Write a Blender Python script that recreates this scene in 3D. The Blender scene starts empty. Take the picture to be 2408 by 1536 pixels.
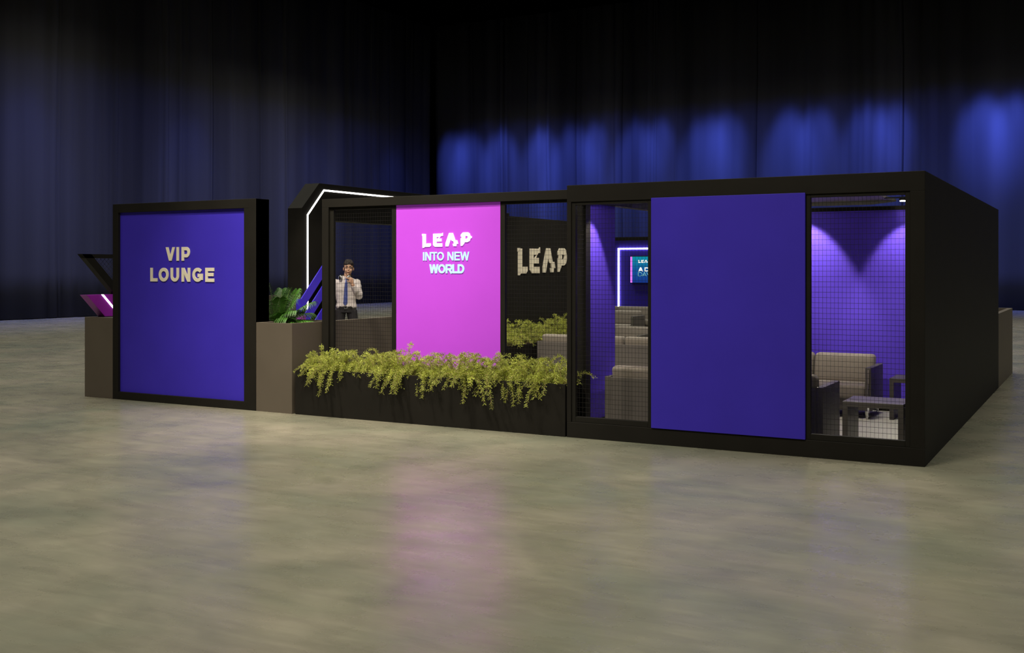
import bpy, bmesh, math, random
from mathutils import Vector, Matrix

# ------------------------------------------------------------------ camera, world, lights, exposure
S = bpy.context.scene
COL = S.collection
W, HGT = 2408, 1536
PI = math.pi
cam_d = bpy.data.cameras.new('camera'); cam = bpy.data.objects.new('camera', cam_d); COL.objects.link(cam)
cam.location = (1.3055, -9.2443, 1.606)
cam.rotation_euler = (PI / 2, 0, math.atan2(.4848, .8747))
cam_d.sensor_width = 36; cam_d.lens = 2535 / W * 36
cam_d.shift_y = (632 - 768) / W
cam_d.clip_end = 200
S.camera = cam
S.view_settings.view_transform = 'Standard'
try: S.view_settings.look = 'None'
except Exception: pass
S.view_settings.gamma = 1; S.view_settings.exposure = 0
S.view_settings.use_curve_mapping = False
wd = bpy.data.worlds.new('world'); S.world = wd; wd.use_nodes = True
wd.node_tree.nodes['Background'].inputs[0].default_value = (.0, .0, .0, 1)
wd.node_tree.nodes['Background'].inputs[1].default_value = 0

def aim(o, target):
    d = Vector(target) - o.location
    o.rotation_euler = d.to_track_quat('-Z', 'Y').to_euler()

def area(name, loc, target, sx, sy, power, col=(1, .93, .8), spread=180):
    l = bpy.data.lights.new(name, 'AREA'); l.shape = 'RECTANGLE'; l.size = sx; l.size_y = sy
    l.energy = power; l.color = col; l.spread = math.radians(spread)
    o = bpy.data.objects.new(name, l); COL.objects.link(o); o.location = loc
    if target is not None: aim(o, target)
    return o

def spot(name, loc, target, power, angle, blend=.4, col=(1, .93, .8), rad=.05):
    l = bpy.data.lights.new(name, 'SPOT'); l.energy = power; l.spot_size = math.radians(angle)
    l.spot_blend = blend; l.color = col; l.shadow_soft_size = rad
    o = bpy.data.objects.new(name, l); COL.objects.link(o); o.location = loc; aim(o, target)
    return o

WARM = (1, .91, .74)
# high key lamp on the hall truss, then added fill and side lamps
spot('truss_key_light', (-6.9, -3.4, 8.0), (-5.9, .3, 1.4), 3000, 50, 1.0, WARM, .12)
area('added_fill_light', (-3.0, -6.0, 8.5), (-4.5, 0, .8), 2.5, 1.5, 185, WARM, 100)
spot('added_side_light', (-2.0, -3.0, 7.5), (-6.5, 1.2, .8), 950, 26, 1.0, WARM, .15)  # added to brighten the right side of the grey planter
# house downlights in a wide grid
for gx in (-23, -13, -3, 7):
    for gy in (-9, 2, 13, 24):
        o = area('house_downlight', (gx, gy, 12), None, 6, 6, 315, (1, .97, .82), 108)
# blue wall wash strips over the curtains; neutral strips added to shape the fade
area('left_curtain_added_wash', (-24.8, 10, 12.8), (-25.9, 10, 8.8), 46, .3, 150, (1, .95, .85), 76)
area('back_curtain_added_wash', (-5, 32.6, 12.8), (-5, 33.7, 8.8), 43, .3, 150, (1, .95, .85), 76)
area('left_curtain_low_fill', (-20, 10, 9), (-28.6, 10, 2.5), 40, .4, 100, (.35, .42, 1), 50)  # low strips added to brighten the base of both curtains
area('back_curtain_low_fill', (-5, 28, 9), (-5, 36.4, 2.5), 40, .4, 200, (.3, .38, 1), 50)
BLUE = (.085, .14, 1)
area('left_curtain_blue_wash', (-24.8, 10, 11.4), (-26.0, 10, 7.4), 46, .3, 900, BLUE, 76)
area('back_curtain_blue_wash', (-5, 32.8, 11.4), (-5, 34.0, 7.4), 43, .3, 1500, BLUE, 80)
for u, p, w in ((-27.4, .55, 24), (-26.4, .9, 32), (-24.6, .8, 28), (-22.4, .8, 28), (-20.7, 1.0, 36), (-19.6, .45, 20), (-17.5, .8, 30), (-16.4, .45, 20), (-14.2, .9, 34), (-13.2, .5, 24), (-10.5, .9, 30), (-9.4, .6, 24), (-7.3, .8, 30), (-6.3, .5, 22), (-3.0, 1.2, 26), (-1.9, 1.0, 24), (.8, 1.0, 34)):
    spot('curtain_spot', (u, 33.5, 11.4), (u, 36.3, 11.4 - 2.8 / math.tan(math.radians(45 - w / 2))), 7200 * p, w, 1.0, BLUE, .25)
for v, p in ((8, .35), (13, .6), (20, .6), (27, .5), (33, .7)):
    spot('side_curtain_spot', (-25.8, v, 10.8), (-28.6, v, 10.8 - 2.9 / math.tan(math.radians(20))), 1500 * p, 44, 1, BLUE, .2)

# ------------------------------------------------------------------ helpers
rnd = random.Random(7)
class MB:
    def __init__(s): s.v = []; s.f = []
    def quad(s, *p):
        n = len(s.v); s.v += [tuple(q) for q in p]; s.f.append(tuple(range(n, n + len(p))))
    def box(s, x0, x1, y0, y1, z0, z1):
        n = len(s.v)
        s.v += [(x, y, z) for z in (z0, z1) for y in (y0, y1) for x in (x0, x1)]
        for f in ((0, 2, 3, 1), (4, 5, 7, 6), (0, 1, 5, 4), (2, 6, 7, 3), (0, 4, 6, 2), (1, 3, 7, 5)):
            s.f.append(tuple(n + i for i in f))
        return s
    def prism(s, pts, fn, a, b):
        """pts: 2D outline, fn(p,q,depth)->xyz"""
        n = len(s.v); k = len(pts)
        s.v += [fn(p, q, a) for p, q in pts] + [fn(p, q, b) for p, q in pts]
        s.f.append(tuple(n + i for i in range(k))); s.f.append(tuple(n + k + i for i in reversed(range(k))))
        for i in range(k):
            j = (i + 1) % k; s.f.append((n + i, n + k + i, n + k + j, n + j))
        return s
    def tube(s, path, rad, n=8, caps=True):
        path = [Vector(p) for p in path]; base = len(s.v); k = len(path)
        up = None
        for i, p in enumerate(path):
            d = (path[min(i + 1, k - 1)] - path[max(i - 1, 0)])
            d = d.normalized() if d.length > 1e-9 else Vector((0, 0, 1))
            if up is None:
                up = d.orthogonal().normalized()
            up = (up - d * up.dot(d)); up = up.normalized() if up.length > 1e-6 else d.orthogonal().normalized()
            sd = d.cross(up)
            r = rad[i] if isinstance(rad, (list, tuple)) else rad
            for j in range(n):
                a = 2 * PI * j / n
                s.v.append(tuple(p + (up * math.cos(a) + sd * math.sin(a)) * r))
        for i in range(k - 1):
            for j in range(n):
                a = base + i * n + j; b = base + i * n + (j + 1) % n
                s.f.append((a, b, b + n, a + n))
        if caps:
            s.f.append(tuple(base + j for j in reversed(range(n)))); s.f.append(tuple(base + (k - 1) * n + j for j in range(n)))
        return s
    def loft(s, rings, n=16, caps=True):
        """rings: (centre, xaxis, yaxis) vectors give ellipses"""
        base = len(s.v); k = len(rings)
        for c, a, b in rings:
            c = Vector(c); a = Vector(a); b = Vector(b)
            for j in range(n):
                t = 2 * PI * j / n; s.v.append(tuple(c + a * math.cos(t) + b * math.sin(t)))
        for i in range(k - 1):
            for j in range(n):
                p = base + i * n + j; q = base + i * n + (j + 1) % n
                s.f.append((p, q, q + n, p + n))
        if caps:
            s.f.append(tuple(base + j for j in reversed(range(n)))); s.f.append(tuple(base + (k - 1) * n + j for j in range(n)))
        return s
    def ball(s, c, rx, ry, rz, n=14, m=9, M=None):
        base = len(s.v); c = Vector(c)
        for i in range(m + 1):
            ph = PI * i / m
            for j in range(n):
                t = 2 * PI * j / n
                p = Vector((rx * math.sin(ph) * math.cos(t), ry * math.sin(ph) * math.sin(t), rz * math.cos(ph)))
                if M: p = M @ p
                s.v.append(tuple(c + p))
        for i in range(m):
            for j in range(n):
                a = base + i * n + j; b = base + i * n + (j + 1) % n
                s.f.append((a, a + n, b + n, b))
        return s
    def build(s, name, mat, parent=None, smooth=False, bevel=0, seg=2):
        me = bpy.data.meshes.new(name); me.from_pydata(s.v, [], s.f); me.update()
        bm = bmesh.new(); bm.from_mesh(me)
        if smooth: bmesh.ops.remove_doubles(bm, verts=bm.verts, dist=1e-6)
        if len(bm.faces) < 20000: bmesh.ops.recalc_face_normals(bm, faces=bm.faces)
        bm.to_mesh(me); bm.free()
        if mat: me.materials.append(mat)
        if smooth:
            for p in me.polygons: p.use_smooth = True
        o = bpy.data.objects.new(name, me); COL.objects.link(o)
        if parent: attach(o, parent)
        if bevel:
            b = o.modifiers.new('edge', 'BEVEL'); b.width = bevel; b.segments = seg; b.limit_method = 'ANGLE'; b.angle_limit = .6
        return o

def attach(o, parent):
    """all meshes are written in world coordinates; keep them there under a moved parent"""
    o.parent = parent
    M = Matrix.Identity(4); p = parent
    chain = []
    while p: chain.append(p); p = p.parent
    for p in reversed(chain):
        M = M @ p.matrix_parent_inverse @ Matrix.LocRotScale(p.location, p.rotation_euler, p.scale)
    o.matrix_parent_inverse = M.inverted()

def tag(o, label=None, cat=None, group=None, kind=None):
    if label: o['label'] = label
    if cat: o['category'] = cat
    if group: o['group'] = group
    if kind: o['kind'] = kind
    return o

def thing(name, label, cat, loc=(0, 0, 0), group=None):
    o = bpy.data.objects.new(name, None); COL.objects.link(o); o.location = loc; o.empty_display_size = .1
    return tag(o, label, cat, group)

def copy_tree(o, parent=None):
    c = o.copy(); COL.objects.link(c)
    if parent: c.parent = parent
    for ch in [x for x in bpy.data.objects if x.parent == o]: copy_tree(ch, c)
    return c

# ------------------------------------------------------------------ materials
def mat(name, col, rough=.5, metal=0, spec=.5, emit=None, estr=0, noise=None, bump=None, sheen=0, trans=0):
    m = bpy.data.materials.new(name); m.use_nodes = True; nt = m.node_tree; b = nt.nodes['Principled BSDF']
    b.inputs['Base Color'].default_value = (*col, 1); b.inputs['Roughness'].default_value = rough
    b.inputs['Metallic'].default_value = metal; b.inputs['Specular IOR Level'].default_value = spec
    if sheen: b.inputs['Sheen Weight'].default_value = sheen
    if emit: b.inputs['Emission Color'].default_value = (*emit, 1); b.inputs['Emission Strength'].default_value = estr
    tc = nt.nodes.new('ShaderNodeTexCoord')
    if noise:
        sc, amt = noise[:2]
        mp = nt.nodes.new('ShaderNodeMapping'); nt.links.new(tc.outputs['Object'], mp.inputs[0])
        if len(noise) > 2: mp.inputs['Scale'].default_value = noise[2]
        n = nt.nodes.new('ShaderNodeTexNoise'); n.inputs['Scale'].default_value = sc; n.inputs['Detail'].default_value = 5
        nt.links.new(mp.outputs[0], n.inputs['Vector'])
        r = nt.nodes.new('ShaderNodeValToRGB')
        r.color_ramp.elements[0].position = .3; r.color_ramp.elements[1].position = .7
        r.color_ramp.elements[0].color = (*[c * (1 - amt) for c in col], 1)
        r.color_ramp.elements[1].color = (*[min(1, c * (1 + amt)) for c in col], 1)
        nt.links.new(n.outputs[0], r.inputs[0]); nt.links.new(r.outputs[0], b.inputs['Base Color'])
    if bump:
        n = nt.nodes.new('ShaderNodeTexNoise'); n.inputs['Scale'].default_value = bump[0]; n.inputs['Detail'].default_value = 4
        nt.links.new(tc.outputs['Object'], n.inputs['Vector'])
        bp = nt.nodes.new('ShaderNodeBump'); bp.inputs['Strength'].default_value = bump[1]; bp.inputs['Distance'].default_value = .01
        nt.links.new(n.outputs[0], bp.inputs['Height']); nt.links.new(bp.outputs[0], b.inputs['Normal'])
    return m

M = {}
M['black'] = mat('black_laminate', (.0125, .0112, .0092), .6, spec=.12, noise=(3, .12))
M['blackm'] = mat('black_metal', (.012, .011, .009), .5, spec=.16, noise=(5, .1))
M['wire'] = mat('black_wire', (.010, .009, .008), .5, .3, noise=(9, .1))
M['blue'] = mat('blue_laminate', (.043, .026, .44), .5, spec=.2, noise=(2, .05))
M['bluefab'] = mat('blue_paint', (.11, .055, .70), .6, spec=.3, noise=(2, .05))
M['stripe'] = mat('blue_stripe_paint', (.05, .025, .62), .45, spec=.4, noise=(4, .05))
M['pink'] = mat('pink_acrylic', (.46, .062, .66), .4, spec=.3, emit=(.42, .06, .70), estr=.14, noise=(1.5, .03))  # weak pink emission mixed with the base colour
M['purple'] = mat('purple_paint', (.32, .02, .42), .4, noise=(4, .06))
M['cream'] = mat('cream_letter', (.72, .66, .53), .5, noise=(8, .05))
M['white_lit'] = mat('lit_white_letter', (.9, .9, .85), .5, emit=(1, 1, .93), estr=.9, noise=(8, .02))
M['mint_lit'] = mat('lit_mint_letter', (.4, .85, .8), .5, emit=(.40, 1, .88), estr=.42, noise=(8, .02))
M['grey'] = mat('grey_stone_laminate', (.092, .074, .056), .6, noise=(2.5, .06, (1, 1, 1)), bump=(60, .03))
M['soil'] = mat('dark_soil', (.02, .015, .01), .9, noise=(40, .5), bump=(40, .6))
M['led'] = mat('led_white', (1, 1, 1), .5, emit=(1, .95, .88), estr=7, noise=(8, .01))
M['leaf'] = mat('shrub_leaf', (.35, .385, .062), .5, noise=(9, .5))
M['stem'] = mat('shrub_stem', (.45, .30, .16), .7, noise=(20, .2))
M['palm'] = mat('palm_leaflet', (.042, .125, .012), .4, noise=(6, .6))
M['palmst'] = mat('palm_rachis', (.16, .24, .05), .5, noise=(20, .2))
M['fabric'] = mat('taupe_upholstery', (.215, .185, .155), .75, sheen=.1, noise=(30, .06), bump=(180, .15))
M['sofabox'] = mat('dark_grey_panel', (.10, .088, .08), .5, noise=(4, .08))
M['table'] = mat('dark_wood_laminate', (.085, .075, .068), .42, noise=(6, .12, (1, 6, 1)))
M['chrome'] = mat('chrome', (.8, .8, .78), .15, 1, noise=(9, .02))
M['carpet'] = mat('light_carpet', (.50, .49, .45), .95, noise=(60, .1), bump=(300, .3))
M['ceil'] = mat('canopy_underside', (.22, .20, .17), .8, noise=(3, .05))
M['skin'] = mat('skin', (.55, .32, .22), .5, noise=(15, .08))
M['lip'] = mat('lips', (.40, .15, .13), .5, noise=(15, .08))
M['hair'] = mat('dark_brown_hair', (.014, .006, .005), .5, noise=(90, .6, (1, 1, .2)), bump=(120, .6))
M['eye'] = mat('dark_iris', (.02, .012, .01), .2, noise=(9, .1))
M['eyew'] = mat('eye_white', (.6, .58, .55), .3, noise=(9, .03))
M['shirt'] = mat('white_cotton', (.62, .55, .55), .8, noise=(12, .06), bump=(9, 1.0))
M['trouser'] = mat('black_wool', (.012, .010, .014), .8, noise=(20, .2), bump=(15, .5))
M['belt'] = mat('black_leather', (.02, .018, .018), .4, noise=(30, .2))
M['shoe'] = mat('black_shoe_leather', (.015, .012, .011), .3, noise=(10, .2))
M['silver'] = mat('silver_shell', (.55, .55, .56), .3, .8, noise=(9, .05))
M['lamp'] = mat('lamp_lens', (1, 1, 1), .5, emit=(1, .93, .85), estr=45, noise=(8, .01))

def tie_mat():
    m = mat('blue_dotted_silk', (.05, .07, .27), .45); nt = m.node_tree; b = nt.nodes['Principled BSDF']
    tc = nt.nodes.new('ShaderNodeTexCoord'); v = nt.nodes.new('ShaderNodeTexVoronoi'); v.inputs['Scale'].default_value = 70; v.inputs['Randomness'].default_value = 0
    r = nt.nodes.new('ShaderNodeValToRGB'); r.color_ramp.elements[0].position = .18; r.color_ramp.elements[1].position = .28
    r.color_ramp.elements[0].color = (.30, .33, .55, 1); r.color_ramp.elements[1].color = (.045, .065, .26, 1)
    nt.links.new(tc.outputs['Object'], v.inputs['Vector']); nt.links.new(v.outputs['Distance'], r.inputs[0]); nt.links.new(r.outputs[0], b.inputs['Base Color'])
    return m
M['tie'] = tie_mat()

def floor_mat():
    m = mat('polished_concrete', (.25, .24, .19), .34, spec=.5); nt = m.node_tree; b = nt.nodes['Principled BSDF']; N = nt.nodes; L = nt.links
    tc = N.new('ShaderNodeTexCoord')
    mp = N.new('ShaderNodeMapping'); mp.inputs['Rotation'].default_value = (0, 0, .45); mp.inputs['Scale'].default_value = (1, 1.15, 1); L.new(tc.outputs['Object'], mp.inputs[0])
    def noise(sc, det, dist=0, rgh=.55, vec=None):
        n = N.new('ShaderNodeTexNoise'); n.inputs['Scale'].default_value = sc; n.inputs['Detail'].default_value = det
        n.inputs['Distortion'].default_value = dist; n.inputs['Roughness'].default_value = rgh
        L.new((vec or mp).outputs[0], n.inputs['Vector']); return n
    def ramp(n, *st):
        r = N.new('ShaderNodeValToRGB'); e = r.color_ramp.elements
        while len(e) < len(st): e.new(.5)
        for i, (p, c) in enumerate(st): e[i].position = p; e[i].color = (*c, 1)
        L.new(n.outputs[0], r.inputs[0]); return r
    big = ramp(noise(.62, 5, .8), (.30, (.165, .172, .128)), (.50, (.205, .195, .145)), (.70, (.245, .222, .172)))
    med = ramp(noise(1.2, 7, .7, .54), (.30, (.83, .835, .84)), (.70, (1.15, 1.14, 1.13)))
    mp2 = N.new('ShaderNodeMapping'); mp2.inputs['Rotation'].default_value = (0, 0, .5); mp2.inputs['Scale'].default_value = (1, 5, 1); L.new(tc.outputs['Object'], mp2.inputs[0])
    fin = ramp(noise(2.2, 12, .8, .62, mp2), (.35, (.95, .95, .95)), (.70, (1.15, 1.15, 1.15)))
    def mul(a, c):
        x = N.new('ShaderNodeMix'); x.data_type = 'RGBA'; x.blend_type = 'MULTIPLY'; x.inputs['Factor'].default_value = 1
        L.new(a.outputs[0] if hasattr(a, 'outputs') and a.type != 'MIX' else a.outputs[2], x.inputs[6]); L.new(c.outputs[0], x.inputs[7]); return x
    c = mul(mul(big, med), fin)
    L.new(c.outputs[2], b.inputs['Base Color'])
    rr = ramp(noise(3, 6), (.3, (.22,) * 3), (.7, (.36,) * 3)); L.new(rr.outputs[0], b.inputs['Roughness'])
    bp = N.new('ShaderNodeBump'); bp.inputs['Strength'].default_value = .05; bp.inputs['Distance'].default_value = .01
    L.new(noise(40, 6).outputs[0], bp.inputs['Height']); L.new(bp.outputs[0], b.inputs['Normal'])
    return m
M['floor'] = floor_mat()

def curtain_mat():
    m = mat('velvet_curtain', (.05, .05, .055), .9, spec=.05, noise=(.55, .45, (1, 1, .02)))
    return m
M['curtain'] = curtain_mat()

def screen_mat():
    m = mat('screen_picture', (.01, .01, .02), .3); nt = m.node_tree; b = nt.nodes['Principled BSDF']; N = nt.nodes; L = nt.links
    tc = N.new('ShaderNodeTexCoord'); sp = N.new('ShaderNodeSeparateXYZ'); L.new(tc.outputs['Generated'], sp.inputs[0])
    r = N.new('ShaderNodeValToRGB'); e = r.color_ramp.elements; e[0].position = 0; e[0].color = (.002, .02, .16, 1); e[1].position = 1; e[1].color = (.0, .19, .26, 1)
    e.new(.5).color = (.0, .06, .22, 1)
    L.new(sp.outputs['Z'], r.inputs[0]); L.new(r.outputs[0], b.inputs['Emission Color']); b.inputs['Emission Strength'].default_value = 1.4
    return m
M['screen'] = screen_mat()
M['magenta_lit'] = mat('screen_magenta', (.3, .05, .4), .4, emit=(.75, .2, .95), estr=1.1, noise=(5, .02))

# ------------------------------------------------------------------ setting
def struct(name, mb, m, **k):
    o = mb.build(name, m, **k); o['kind'] = 'structure'; return o
struct('floor', MB().box(-34, 22, -22, 42, -.1, 0), M['floor'])
M['dark'] = mat('hall_black', (.004, .004, .004), .9, noise=(1, .1))
struct('ceiling', MB().box(-34, 22, -22, 42, 17, 17.2), M['dark'])
struct('wall_left', MB().box(-34, -33.8, -22, 42, 0, 17), M['dark'])
struct('wall_back', MB().box(-34, 22, 41.8, 42, 0, 17), M['dark'])

def curtain(name, label, a0, a1, place, seed):
    r = random.Random(seed); mb = MB(); a = a0; pts = []
    while a < a1:
        wd_ = r.choice((.12, .3, .5, .8, 1.2)) * r.uniform(.8, 1.2); dp = r.uniform(.03, .15) * min(1, wd_ / .3)
        k = 6
        for i in range(k):
            t = i / k; pts.append((a + wd_ * t, dp * math.sin(PI * t) ** (.6 if wd_ < .3 else 1.0)))
        a += wd_
        if r.random() < .35:                       # a flat stretch between folds
            if r.random() < .5: pts += [(a, 0), (a + .015, -.16), (a + .04, -.16), (a + .055, 0)]; a += .06
            g = r.uniform(.1, .6); pts.append((a, 0)); pts.append((a + g * .5, r.uniform(-.02, .02))); a += g
    zs = (.02, 1.5, 4, 7, 10, 13.8)
    n = len(pts)
    ph = [r.uniform(0, 6) for _ in pts]
    for z in zs:
        for i, (p, q) in enumerate(pts):
            mb.v.append(place(p + .05 * math.sin(z * .35 + i * .02), q * (1 + .15 * math.sin(z * .6 + p)), z))
    for k in range(len(zs) - 1):
        for i in range(n - 1):
            b = k * n + i; mb.f.append((b, b + 1, b + n + 1, b + n))
    o = mb.build(name, M['curtain'], smooth=False)
    for p in o.data.polygons: p.use_smooth = True
    s = o.modifiers.new('cloth_thickness', 'SOLIDIFY'); s.thickness = .012
    return tag(o, label, 'curtain')
curtain('stage_curtain', 'tall dark curtain in dim blue light along the left side of the hall', -6, 36.25, lambda p, q, z: (-28.7 + q, p, z), 3)
curtain('stage_curtain', 'tall curtain lit by bright blue spots across the back of the hall', -28.45, 16, lambda p, q, z: (p, 36.5 - q, z), 5)

# ------------------------------------------------------------------ lettering
def arc(cx, cy, rx, ry, a0, a1, n=12):
    return [(cx + rx * math.cos(math.radians(a0 + (a1 - a0) * i / n)), cy + ry * math.sin(math.radians(a0 + (a1 - a0) * i / n))) for i in range(n + 1)]
def glyph(ch, w, h, s):
    """centre lines of a letter in a w x h box for stroke width s"""
    e = s / 2; l, r, b, t = e, w - e, e, h - e; c = w / 2
    if ch == 'I': return [[(c, 0), (c, h)]]
    if ch == 'L': return [[(l, h), (l, b), (w, b)]]
    k = s * .56
    if ch == 'V': return [('P', k, h, c, 0), ('P', w - k, h, c, 0)]
    if ch == 'T': return [[(0, t), (w, t)], [(c, t), (c, 0)]]
    if ch == 'E': return [[(w, t), (l, t), (l, b), (w, b)], [(l, h * .52), (w * .93, h * .52)]]
    if ch == 'N': return [[(l, 0), (l, h)], [(r, 0), (r, h)], ('P', e * 1.1, h, w - e * 1.1, 0)]
    if ch == 'W': return [('P', k, h, w * .27, 0), ('P', c, h, w * .27, 0), ('P', c, h, w * .73, 0), ('P', w - k, h, w * .73, 0)]
    if ch == 'A': return [('P', k, 0, c, h), ('P', w - k, 0, c, h), [(w * .25, h * .3), (w * .75, h * .3)]]
    if ch == 'O': return [arc(c, h / 2, c - e, h / 2 - e, 0, 360, 28)]
    if ch == 'U': return [[(l, h)] + arc(c, c * .95, c - e, c * .95 - e, 180, 360, 12) + [(r, h)]]
    if ch == 'D': return [[(l, b), (l, t)] + arc(w * .45, h / 2, w * .55 - e, h / 2 - e, 90, -90, 14) + [(l, b)]]
    if ch in 'PR':
        q = h * .36 if ch == 'P' else h * .44; cyy = (t + q) / 2; ry = (t - q) / 2
        g = [[(l, 0), (l, t)] + arc(w * .58, cyy, w * .42 - e, ry, 90, -90, 10) + [(l + e, q)]]
        if ch == 'R': g.append([(w * .5, q), (w - e, 0)])
        return g
    if ch == 'G': return [arc(c, h / 2, c - e, h / 2 - e, 38, 322, 24), [(r, h * .13), (r, h * .46), (c, h * .46)]]
def ribbon(mb, path, s, fn, a, b):
    n = len(path)
    closed = n > 3 and math.dist(path[0], path[-1]) < 1e-6
    L_, R_ = [], []
    for i, p in enumerate(path):
        if closed: pa, pb = path[(i - 1) % (n - 1)], path[(i + 1) % (n - 1)] if i < n - 1 else path[1]
        else: pa, pb = path[max(i - 1, 0)], path[min(i + 1, n - 1)]
        def nrm(u, v):
            dx, dy = v[0] - u[0], v[1] - u[1]; q = math.hypot(dx, dy) or 1; return (-dy / q, dx / q)
        n1 = nrm(pa, p) if pa != p else nrm(p, pb); n2 = nrm(p, pb) if pb != p else n1
        mx, my = n1[0] + n2[0], n1[1] + n2[1]; q = mx * mx + my * my
        k = min(s / max(q, 1e-6), s * .8 / math.sqrt(max(q, 1e-6)))
        L_.append((p[0] + mx * k, p[1] + my * k)); R_.append((p[0] - mx * k, p[1] - my * k))
    for i in range(n - 1):
        mb.prism([L_[i], L_[i + 1], R_[i + 1], R_[i]], fn, a, b)
def word(mb, letters, x_of, z0, h, s, fn, a, b):
    fn0 = fn; k_ = 0
    for ch, p0, p1 in letters:
        x0, x1 = x_of(p0), x_of(p1); w = x1 - x0
        for st in glyph(ch, w, h, s):
            k_ += 1; fn = (lambda e_: lambda p, q, d: fn0(p, q, d + e_))(-.0004 * (k_ % 4))
            if st[0] == 'P':
                _, a0, b0, a1, b1 = st; hw = s * .5 * math.hypot(a1 - a0, b1 - b0) / abs(b1 - b0)
                mb.prism([(x0 + a0 - hw, z0 + b0), (x0 + a0 + hw, z0 + b0), (x0 + a1 + hw, z0 + b1), (x0 + a1 - hw, z0 + b1)], fn, a, b); continue
            ribbon(mb, [(x0 + p, z0 + q) for p, q in st], s, fn, a, b)
LOGO = {
 'L': [[(140, 245), (195, 185), (243, 185), (243, 495), (140, 495)], [(140, 495), (243, 495), (275, 468), (395, 468), (395, 535), (355, 572), (200, 572), (140, 572)], [(140, 570), (202, 570), (180, 600), (140, 600)], [(125, 178), (190, 178), (138, 235), (125, 235)]],
 'E': [[(468, 180), (735, 178), (758, 155), (765, 155), (765, 245), (700, 250), (680, 275), (468, 280)], [(468, 278), (568, 278), (568, 570), (520, 570), (468, 520)], [(566, 325), (722, 325), (722, 415), (566, 415)], [(566, 468), (745, 468), (745, 570), (566, 570)], [(676, 265), (700, 250), (640, 325), (612, 325)]],
 'A': [[(955, 165), (1005, 165), (1005, 335), (935, 562), (850, 562), (850, 470)], [(1005, 165), (1070, 165), (1145, 385), (1085, 410), (1040, 400), (1005, 335)], [(1085, 400), (1145, 385), (1200, 385), (1228, 490), (1112, 490)], [(1068, 488), (1180, 488), (1172, 560), (1088, 560)]],
 'P': [[(1308, 225), (1370, 158), (1520, 155), (1570, 185), (1595, 262), (1308, 262)], [(1308, 260), (1410, 260), (1440, 275), (1440, 275), (1308, 275)], [(1335, 273), (1440, 273), (1440, 327), (1335, 327)], [(1480, 260), (1596, 260), (1600, 272), (1525, 276)], [(1525, 272), (1635, 272), (1635, 325), (1600, 330), (1515, 325)], [(1308, 325), (1440, 325), (1415, 346), (1415, 470), (1355, 550), (1308, 550)], [(1413, 345), (1475, 345), (1520, 322), (1602, 328), (1570, 410), (1500, 445), (1413, 445)]]}
def logo(mb, chars, fx, fz, fn, a, b):
    for ch in chars:
        for k_, poly in enumerate(LOGO[ch]): mb.prism([(fx(p), fz(q)) for p, q in poly], fn, a, b + (.0005 * k_ if b > a and fn is YZ else 0) ) if fn is YZ else mb.prism([(fx(p), fz(q)) for p, q in poly], fn, a - .0004 * k_, b)
XZ = lambda p, q, d: (p, d, q)
YZ = lambda p, q, d: (d, p, q)

# ------------------------------------------------------------------ wire grid
def grid(mb, p0, p1, q0, q1, fn, d, dp=.034, dq=.045, tp=.0017, tq=.0024):
    n = int((p1 - p0) / dp)
    for i in range(1, n + 1):
        p = p0 + (p1 - p0) * i / (n + 1); mb.prism([(p - tp / 2, q0), (p + tp / 2, q0), (p + tp / 2, q1), (p - tp / 2, q1)], fn, d, d + tp)
    n = int((q1 - q0) / dq)
    for i in range(1, n + 1):
        q = q0 + (q1 - q0) * i / (n + 1); mb.prism([(p0, q - tq / 2), (p1, q - tq / 2), (p1, q + tq / 2), (p0, q + tq / 2)], fn, d + tp, d + tp + tq)
def rect_frame(mb, p0, p1, q0, q1, w, fn, a, b, wb=None, wt=None):
    wb = wb or w; wt = wt or w
    for r in ((p0, p0 + w, q0, q1), (p1 - w, p1, q0, q1), (p0 + w, p1 - w, q0, q0 + wb), (p0 + w, p1 - w, q1 - wt, q1)):
        mb.prism([(r[0], r[2]), (r[1], r[2]), (r[1], r[3]), (r[0], r[3])], fn, a, b)

# ------------------------------------------------------------------ VIP sign wall
t = thing('sign_wall', 'freestanding black framed blue wall reading VIP LOUNGE', 'sign', (-8.29, .1, 0))
m = MB(); rect_frame(m, -9.451, -7.124, 0, 2.4, .094, XZ, 0, .22, .094, .105)
# outer side thickness of posts matches the photo: wider right post
m.box(-7.305, -7.124, .001, .219, .0, 2.4)
m.build('frame', M['black'], t, bevel=.003)
p = MB().box(-9.36, -7.30, .035, .20, .09, 2.30).build('panel', M['blue'], t)
m = MB(); fx = lambda q: -8.828 + (q - 190) * (1.041 / 2005)
word(m, [('V', 685, 985), ('I', 1030, 1112), ('P', 1190, 1450)], fx, 1.700, .163, .040, XZ, .025, .034)
word(m, [('L', 190, 420), ('O', 465, 780), ('U', 845, 1110), ('N', 1190, 1460), ('G', 1530, 1850), ('E', 1925, 2195)], fx, 1.452, .165, .040, XZ, .025, .034)
tag(m.build('lettering', M['cream'], t), 'raised cream letters VIP LOUNGE')

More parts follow.
